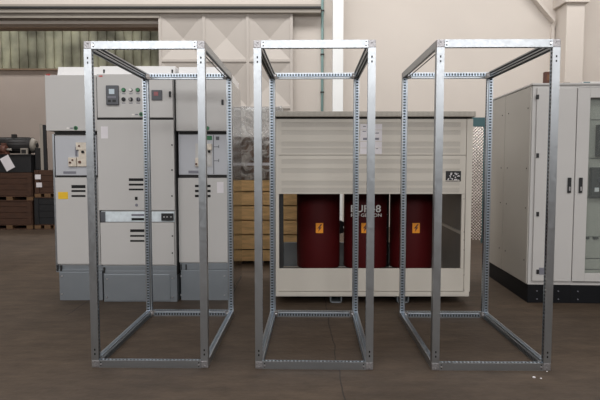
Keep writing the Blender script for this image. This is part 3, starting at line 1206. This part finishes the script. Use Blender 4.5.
mt = basis((g, 0.2, 0.55), (0.9, 0, 0.43), (0, 1, 0), (-0.43, 0, 0.9))
b.box(-0.03, 0.03, 0, 0.02, -0.07, 0.07, 'core', 0, mt)
mt = basis((g, 0.225, 0.55), (0.9, 0, -0.43), (0, 1, 0), (0.43, 0, 0.9))
b.box(-0.03, 0.03, 0, 0.02, -0.07, 0.07, 'core', 0, mt)
b.build('connection_bar', t)

# ------------------------------------------------------------ tall cabinets on the right
YC = 5.39
CD = 1.42
c0, c1, c2 = 2.288, 2.708, 3.55
zt = 2.165
ROT = 0.0
t = thing('control_cabinet', 'narrow solid door cabinet on a black plinth, nearer to the frames', 'cabinet', ((c0 + c1) / 2, YC, 0), group='tall cabinets on the right')
fc = Face(t, YC)
hw = (c1 - c0) / 2
MB().box(-hw, hw, 0.02, CD, 0.184, zt, 'cab', 0.004).build('body', t)
# side skin with seam and bolts
b = MB()
b.box(-hw - 0.012, -hw, 0.035, CD * 0.56 - 0.004, 0.19, zt - 0.01, 'side', 0.002)
b.box(-hw - 0.012, -hw, CD * 0.56 + 0.004, CD - 0.01, 0.19, zt - 0.01, 'side', 0.002)
for yy in (0.1, CD * 0.48, CD * 0.63):
    for zz in (0.42, 0.95, 1.35, 1.95):
        b.cyl((-hw - 0.011, yy, zz), (-hw - 0.015, yy, zz), 0.008, 'gap', 8)
b.build('side_panel', t)
b = MB()
b.box(-hw + 0.0, hw, 0.015, CD - 0.02, 0, 0.18, 'black_plinth', 0.004)
for px, py in ((537, 291), (537, 299), (558, 291), (558, 299)):
    fc.knob(b, px, py, 0.006, 'mgrey', -0.012, 8)
b.build('plinth', t)
dr = MB().box(-hw + 0.035, hw - 0.004, -0.004, 0.022, 0.225, zt - 0.03, 'cab', 0.005).build('door', t)
hx = at(568, 185, YC)[0] - t.location.x
b = MB(); b.box(hx - 0.016, hx + 0.016, -0.022, -0.003, 1.11, 1.26, 'black', 0.005)
b.box(hx - 0.006, hx + 0.006, -0.026, -0.02, 1.13, 1.17, 'bolt', 0.001)
b.build('handle', dr)
for py in (97, 155.5, 214, 271.5):
    zz = at(537, py, YC)[1]
    hx = at(537.2, py, YC)[0] - t.location.x
    MB().box(hx - 0.012, hx + 0.012, -0.016, 0.004, zz - 0.022, zz + 0.022, 'black', 0.003).build('hinge', t)
fc.panel('label_plate', 538.5, 267.5, 545.5, 274.5, 'mgrey', 0.006, 0.002, 0, dr)
b = MB(); b.box(-hw - 0.014, hw, 0.0, CD, zt, zt + 0.018, 'cab', 0.003); b.build('roof', t)

t = thing('control_cabinet', 'wide cabinet with a glazed door showing switches, at the right edge', 'cabinet', ((c1 + c2) / 2, YC, 0), group='tall cabinets on the right')
fc = Face(t, YC)
hw = (c2 - c1) / 2
b = MB()
b.box(-hw, -hw + 0.02, 0.02, CD, 0.184, zt, 'cab')
b.box(hw - 0.02, hw, 0.02, CD, 0.184, zt, 'cab')
b.box(-hw + 0.02, hw - 0.02, CD - 0.02, CD, 0.184, zt, 'cab')
b.box(-hw + 0.02, hw - 0.02, 0.02, CD - 0.02, 0.184, 0.21, 'cab')
b.box(-hw + 0.02, hw - 0.02, 0.02, CD - 0.02, zt - 0.025, zt, 'cab')
b.build('body', t)
b = MB()
b.box(-hw, hw, 0.015, CD - 0.02, 0, 0.18, 'black_plinth', 0.004)
for px, py in ((577, 291), (577, 299)):
    fc.knob(b, px, py, 0.006, 'mgrey', -0.012, 8)
b.build('plinth', t)
dw0 = at(586, 190, YC)[0] - t.location.x
dz0, dz1 = at(0, 278.5, YC)[1], at(0, 98, YC)[1]
b = MB()
b.box(-hw + 0.004, dw0, -0.004, 0.022, 0.225, zt - 0.03, 'cab', 0.004)
b.box(hw - 0.11, hw - 0.006, -0.004, 0.022, 0.225, zt - 0.03, 'cab', 0.004)
b.box(dw0, hw - 0.11, -0.004, 0.022, 0.225, dz0 + 0.06, 'cab', 0.004)
b.box(dw0, hw - 0.11, -0.004, 0.022, dz1, zt - 0.03, 'cab', 0.004)
dr = b.build('door', t)
MB().box(dw0, hw - 0.11, 0.012, 0.017, dz0 + 0.06, dz1, 'glass').build('pane', dr)
hx = at(579, 185, YC)[0] - t.location.x
b = MB(); b.box(hx - 0.016, hx + 0.016, -0.022, -0.003, 1.11, 1.26, 'black', 0.005)
b.box(hx - 0.006, hx + 0.006, -0.026, -0.02, 1.13, 1.17, 'bolt', 0.001)
b.build('handle', dr)
zs = [0.23, 0.33, 0.44, 0.66, 1.06, 1.45, 1.83, zt - 0.03]
for z0, z1 in zip(zs, zs[1:]):
    MB().box(-hw + 0.03, hw - 0.03, 0.09, 0.10, z0 + 0.004, z1 - 0.004, 'side', 0.002).build('mounting_plate', t)
for (z0, z1, qx) in ((1.47, 1.78, 593.5), (1.06, 1.36, 588.5)):
    xs0 = at(qx, 150, YC + 0.08)[0] - t.location.x
    for k in range(3):
        bb = MB()
        bb.box(xs0 + k * 0.2, xs0 + k * 0.2 + 0.17, 0.03, 0.09, z0, z1, 'black', 0.006)
        bb.box(xs0 + 0.03 + k * 0.2, xs0 + k * 0.2 + 0.07, 0.022, 0.031, z0 + 0.06, z0 + 0.1, 'paper')
        bb.box(xs0 + 0.06 + k * 0.2, xs0 + k * 0.2 + 0.1, 0.012, 0.031, z0 + 0.15, z0 + 0.2, 'dgrey', 0.003)
        bb.build('circuit_breaker', t)
bb = MB()
for k in range(6):
    bb.box(dw0 + 0.02 + k * 0.09, dw0 + 0.07 + k * 0.09, 0.07, 0.09, 0.64, 0.665, 'gap')
bb.build('terminal_block', t)
b = MB(); b.box(-hw, hw, 0.0, CD, zt, zt + 0.018, 'cab', 0.003); b.build('roof', t)

# the pair stands turned slightly towards the frames
RT = Matrix.Rotation(-0.047, 3, 'Z')
for o in [o for o in bpy.data.objects if o.parent is None and o.name.startswith('control_cabinet')]:
    v = RT @ Vector((o.location.x - 2.288, o.location.y - YC, 0))
    o.location = (2.288 + v.x, YC + v.y, 0)
    o.rotation_euler = (0, 0, -0.047)

# things on the cabinets
X, Z = at(547.5, 82, 5.8)
b = MB()
b.box(-0.036, 0.036, 0, 0.06, 0, 0.18, 'rust', 0.004)
b.box(-0.016, 0.026, -0.002, 0.0, 0.09, 0.15, 'card')
tag(b.build('tin_box', None, (X + 0.012, 5.8, zt + 0.018)), 'small dark brown box standing on top of the narrow solid door cabinet', 'box')
X, Z = at(562.5, 82, 5.6)
b = MB(); b.box(-0.03, 0.03, 0, 0.04, 0, 0.022, 'black', 0.004)
tag(b.build('cable_clip', None, (X, 5.5, zt + 0.018)), 'small flat black object lying on the cabinet roof behind the frame post', 'fitting')
b = MB(); b.box(0, 0.55, 0, 0.3, 0, 0.02, 'white', 0.002)
b.box(0.015, 0.08, -0.001, 0.0, 0.004, 0.016, 'teal')
tag(b.build('document_folder', None, (at(583.5, 84, YC)[0], YC + 0.03, zt + 0.018)), 'flat white folder with a blue mark lying on the glazed cabinet', 'folder')

# ------------------------------------------------------------ wooden crate and wrapped goods between the switchgear and the enclosure
YW = 7.55
wx0, wx1 = -1.15, 0.0
ztw = at(250, 180, YW)[1]
t = thing('wooden_crate', 'pale plank crate behind the gap between the switchgear and the beige housing', 'crate', ((wx0 + wx1) / 2, YW, 0))
hw = (wx1 - wx0) / 2
zz = [0.03, at(0, 250, YW)[1], at(0, 235, YW)[1], at(0, 220.5, YW)[1], at(0, 206, YW)[1], at(0, 192, YW)[1], ztw]
for z0, z1 in zip(zz, zz[1:]):
    MB().box(-hw, hw, 0, 0.022, z0 + 0.012, z1 - 0.004, 'wood', 0.003).build('plank', t)
b = MB()
for s in (-1, 1):
    b.box(s * hw - (0.02 if s > 0 else 0), s * hw + (0.02 if s < 0 else 0), 0.022, 0.9, 0.14, ztw - 0.01, 'wood')
b.box(-hw + 0.02, hw - 0.02, 0.88, 0.9, 0.14, ztw - 0.01, 'wood')
b.box(-hw + 0.02, hw - 0.02, 0.022, 0.88, ztw - 0.03, ztw - 0.01, 'wood')
b.build('crate_wall', t)
b = MB()
for xx in (-hw, -0.07, hw - 0.14):
    b.box(xx, xx + 0.14, 0.03, 0.88, 0.0, 0.115, 'oldwood')
b.box(-hw, hw, 0.03, 0.88, 0.115, 0.14, 'oldwood')
b.build('runner', t)

t = thing('cardboard_box', 'brown cardboard box inside the clear film on the plank crate', 'box', ((wx0 + wx1) / 2, YW + 0.12, ztw))
MB().box(-0.44, 0.36, 0, 0.6, 0, 0.6, 'card_dark', 0.01).build('carton', t)
MB().box(-0.44, 0.36, -0.002, 0.0, 0.2, 0.24, 'paper').build('tape', t)
# the film: crumpled sack
bm_ = MB()
i = bm_.mi('film')
n, mrows = 60, 34
hgt = at(250, 106, YW)[1] - ztw
random.seed(11)
from mathutils import noise
rows = []
for r in range(mrows):
    v = r / (mrows - 1)
    rr = []
    shrink = 1.0 - 0.35 * max(0, v - 0.55) / 0.45
    for k in range(n):
        th = 2 * PI * k / n
        c_, s_ = math.cos(th), math.sin(th)
        e = 0.35
        px = math.copysign(abs(c_) ** e, c_) * 0.5 * shrink
        py = math.copysign(abs(s_) ** e, s_) * 0.36 * shrink
        q = Vector((px * 5, py * 5, v * 6))
        d = 1 + 0.10 * noise.noise(q) + 0.07 * noise.noise(q * 2.9) + 0.03 * noise.noise(q * 7)
        rr.append(bm_.bm.verts.new((px * d, 0.42 + py * d, v * hgt * (1 + 0.08 * noise.noise(q * 1.3) * v))))
    rows.append(rr)
for a, c in zip(rows, rows[1:]):
    for k in range(n):
        f = bm_.bm.faces.new((a[k], a[(k + 1) % n], c[(k + 1) % n], c[k]))
        f.material_index = i
        f.smooth = True
bm_.bm.faces.new(rows[-1]).material_index = i
tag(bm_.build('wrapping_film', None, ((wx0 + wx1) / 2, YW, ztw)), 'tall crumpled clear plastic film sack standing on the plank crate', 'plastic wrap')

# ------------------------------------------------------------ teal framed quilted screen at the right rear
YS = 9.6
sx0, sx1 = at(440, 122, YS)[0], at(489, 122, YS)[0]
t = thing('partition_screen', 'teal framed screen with shiny quilted panel seen past the beige housing', 'screen', ((sx0 + sx1) / 2, YS, 0))
hw = (sx1 - sx0) / 2
zt1, zt0 = at(0, 117.5, YS)[1], at(0, 126.5, YS)[1]
MB().box(-hw, hw, -0.03, 0.03, zt0, zt1, 'teal', 0.004).build('top_rail', t)
MB().box(hw - 0.09, hw, -0.04, 0.04, 0, zt0, 'teal', 0.004).build('upright', t)
MB().box(-hw, -hw + 0.09, -0.04, 0.04, 0, zt0, 'teal', 0.004).build('upright', t)
b = MB()
b.box(-hw + 0.09, hw - 0.09, -0.015, 0.005, 0.06, zt0, 'quilt', 0.003)
b.build('quilted_panel', t)

# ------------------------------------------------------------ stacked crates and parts in the far left opening
YQ = 11.6


def crate(px0, py0, px1, py1, lab, m='oldwood', cat='crate', depth=0.8, Y=YQ, pallet=True, tagx=None):
    x0, x1 = at(px0, py1, Y)[0], at(px1, py1, Y)[0]
    z0, z1 = at(0, py1, Y)[1], at(0, py0, Y)[1]
    z0 = max(z0, 0)
    t = thing('packing_crate', lab, cat, ((x0 + x1) / 2, Y, z0), group='packing crates stacked in the dark opening')
    hw = (x1 - x0) / 2
    H_ = z1 - z0
    pb = 0.11 if pallet else 0.0
    b = MB()
    n = max(2, int(round((H_ - pb) / 0.13)))
    for k in range(n):
        za = pb + (H_ - pb) * k / n
        b.box(-hw, hw, 0, 0.02, za + 0.006, pb + (H_ - pb) * (k + 1) / n - 0.004, m, 0.002)
    b.box(-hw, hw, 0.02, depth, pb, H_ - 0.004, m)
    b.build('plank_wall', t)
    b = MB()
    for xx in (-hw + 0.02, hw - 0.1):
        b.box(xx, xx + 0.08, -0.02, 0.0, pb, H_ - 0.01, m, 0.002)
    b.build('batten', t)
    if pallet:
        b = MB()
        for xx in (-hw, -0.06, hw - 0.13):
            b.box(xx, xx + 0.13, -0.01, depth, 0.02, pb - 0.02, 'pallet_wood')
        b.box(-hw, hw, -0.01, depth, 0.0, 0.02, 'oldwood')
        b.box(-hw, hw, -0.01, depth, pb - 0.02, pb, 'oldwood')
        b.build('pallet', t)
    return t, H_


c1_, h1 = crate(-14, 201, 33, 231, 'dark plank crate on the floor of the opening, under another crate and black box')
c2_, h2 = crate(-14, 172.5, 33, 201, 'dark plank crate on top of a crate, carrying the black box')
c3_, h3 = crate(35, 198, 60, 231, 'dark crate on the floor half hidden by the leftmost switchgear cubicle', 'black')
c4_, h4 = crate(35, 170, 60, 198, 'reddish brown crate with paper tags, next to the leftmost switchgear cubicle')
for c_, zz in ((c1_, 0), (c3_, 0)):
    c_.location.z = 0
c2_.location.z = c1_.location.z + h1
c4_.location.z = c3_.location.z + h3
for (xx, zz) in ((-0.18, 0.45), (-0.16, 0.28)):
    MB().box(xx - 0.06, xx + 0.06, -0.024, -0.021, zz - 0.05, zz + 0.05, 'paper').build('paper_tag', c4_)
z2 = c2_.location.z + h2
t = thing('equipment_case', 'black equipment case with a white tag, on top of the crates', 'case', (at(14, 172, YQ)[0], YQ, z2))
b = MB()
b.box(-0.62, 0.36, 0, 0.6, 0, 0.36, 'black', 0.01)
b.build('body', t)
MB().box(-0.64, 0.38, -0.02, 0.62, 0.36, 0.385, 'black', 0.006).build('lid', t)
mt = basis((-0.12, -0.026, 0.2), (0.88, 0, 0.47), (0, 1, 0), (-0.47, 0, 0.88))
b = MB(); b.box(-0.1, 0.1, 0, 0.004, -0.15, 0.15, 'paper', 0, mt); b.build('paper_tag', t)
# motor cylinder
zc = z2 + 0.385
t = thing('electric_motor', 'dark cylindrical motor with a grey end cap lying on the black case', 'motor', (at(14, 150, YQ)[0], YQ + 0.3, zc))
rr = 0.17
b = MB(); b.cyl((-0.66, 0, rr + 0.03), (0.26, 0, rr + 0.03), rr, 'core', 32)
for k in range(16):
    th = k * PI / 8
    b.box(-0.62, 0.2, rr * math.cos(th) - 0.006, rr * math.cos(th) + 0.006, rr + 0.03 + rr * math.sin(th) - 0.006, rr + 0.03 + rr * math.sin(th) + 0.006, 'core')
b.build('housing', t)
b = MB(); b.cyl((0.26, 0, rr + 0.03), (0.34, 0, rr + 0.03), rr * 0.95, 'beam', 32, rr * 0.6)
b.cyl((0.34, 0, rr + 0.03), (0.36, 0, rr + 0.03), 0.05, 'black', 16)
b.build('end_cap', t)
b = MB()
for xx in (-0.5, 0.05):
    b.box(xx, xx + 0.1, -0.14, 0.14, 0, 0.06, 'core', 0.004)
b.each('foot', t)
b = MB(); b.box(-0.18, -0.1, -0.05, 0.05, rr * 2 + 0.02, rr * 2 + 0.1, 'core', 0.004); b.build('eye_bolt', t)
# small machine parts lying between motor and case
t2 = thing('gear_housing', 'rusty brown gear housing on the black case, in front of the dark motor', 'machine part', (at(4, 168, YQ)[0], YQ + 0.02, zc))
b = MB(); b.cyl((-0.06, 0, 0.1), (0.06, 0, 0.1), 0.09, 'rust', 20); b.box(-0.1, 0.1, -0.05, 0.05, 0, 0.04, 'rust', 0.004)
b.box(-0.04, 0.04, -0.04, 0.04, 0.03, 0.24, 'rust', 0.006)
b.build('casing', t2)
MB().cyl((0.06, 0, 0.1), (0.16, 0, 0.1), 0.025, 'beam', 14).build('shaft', t2)
for (xx, ww, hh, nm, lab) in ((-0.42, 0.1, 0.1, 'parts_box', 'low black parts box on the case, left of the rusty gear housing'),
                             (0.22, 0.07, 0.13, 'parts_box', 'small grey parts box on the case, under the end cap of the motor')):
    b = MB(); b.box(-ww, ww, 0, 0.06, 0, hh, 'black' if xx < 0 else 'beam', 0.006); b.box(-ww + 0.02, ww - 0.02, -0.003, 0, 0.02, hh - 0.03, 'core')
    tag(b.build(nm, None, (at(14, 168, YQ)[0] + xx, YQ - 0.005, zc)), lab, 'box')
# dark cabinet block and upright profile on the second stack
z4 = c4_.location.z + h4
b = MB()
b.box(-0.07, 0.07, 0, 0.3, 0, 0.47, 'black', 0.01)
b.box(-0.05, 0.05, -0.004, 0.0, 0.05, 0.45, 'core')
tag(b.build('tool_box', None, (at(36.3, 170, YQ)[0], YQ + 0.1, z4)), 'upright black box on the reddish brown crate', 'box')
b = MB()
b.box(-0.03, 0.03, 0, 0.006, 0, 0.98, 'beam')
b.box(0.024, 0.09, 0.006, 0.06, 0, 0.96, 'black', 0.004)
tag(b.build('metal_profile', None, (at(41.3, 170, YQ)[0], YQ + 0.05, z4)), 'upright grey and black metal profile standing on the reddish brown crate', 'metal profile')

# ------------------------------------------------------------ crumbs on the floor by the right frame
for k, (px, py, s) in enumerate(((534, 377.5, 0.011), (541, 378.5, 0.007), (547, 371.5, 0.006))):
    X, Y = flo(px, py)
    b = MB()
    b.ring((0, 0, 0), [(s * 0.9, 0.0), (s, s * 0.25), (s * 0.5, s * 0.6)], 'paper', 7)
    o = b.build('debris_chip', None, (X, Y, 0))
    tag(o, ('largest white chip on the floor before the right frame', 'middle white chip on the floor beside the largest chip', 'small white chip on the floor at the foot of the right frame')[k], 'debris', 'white chips on the floor')
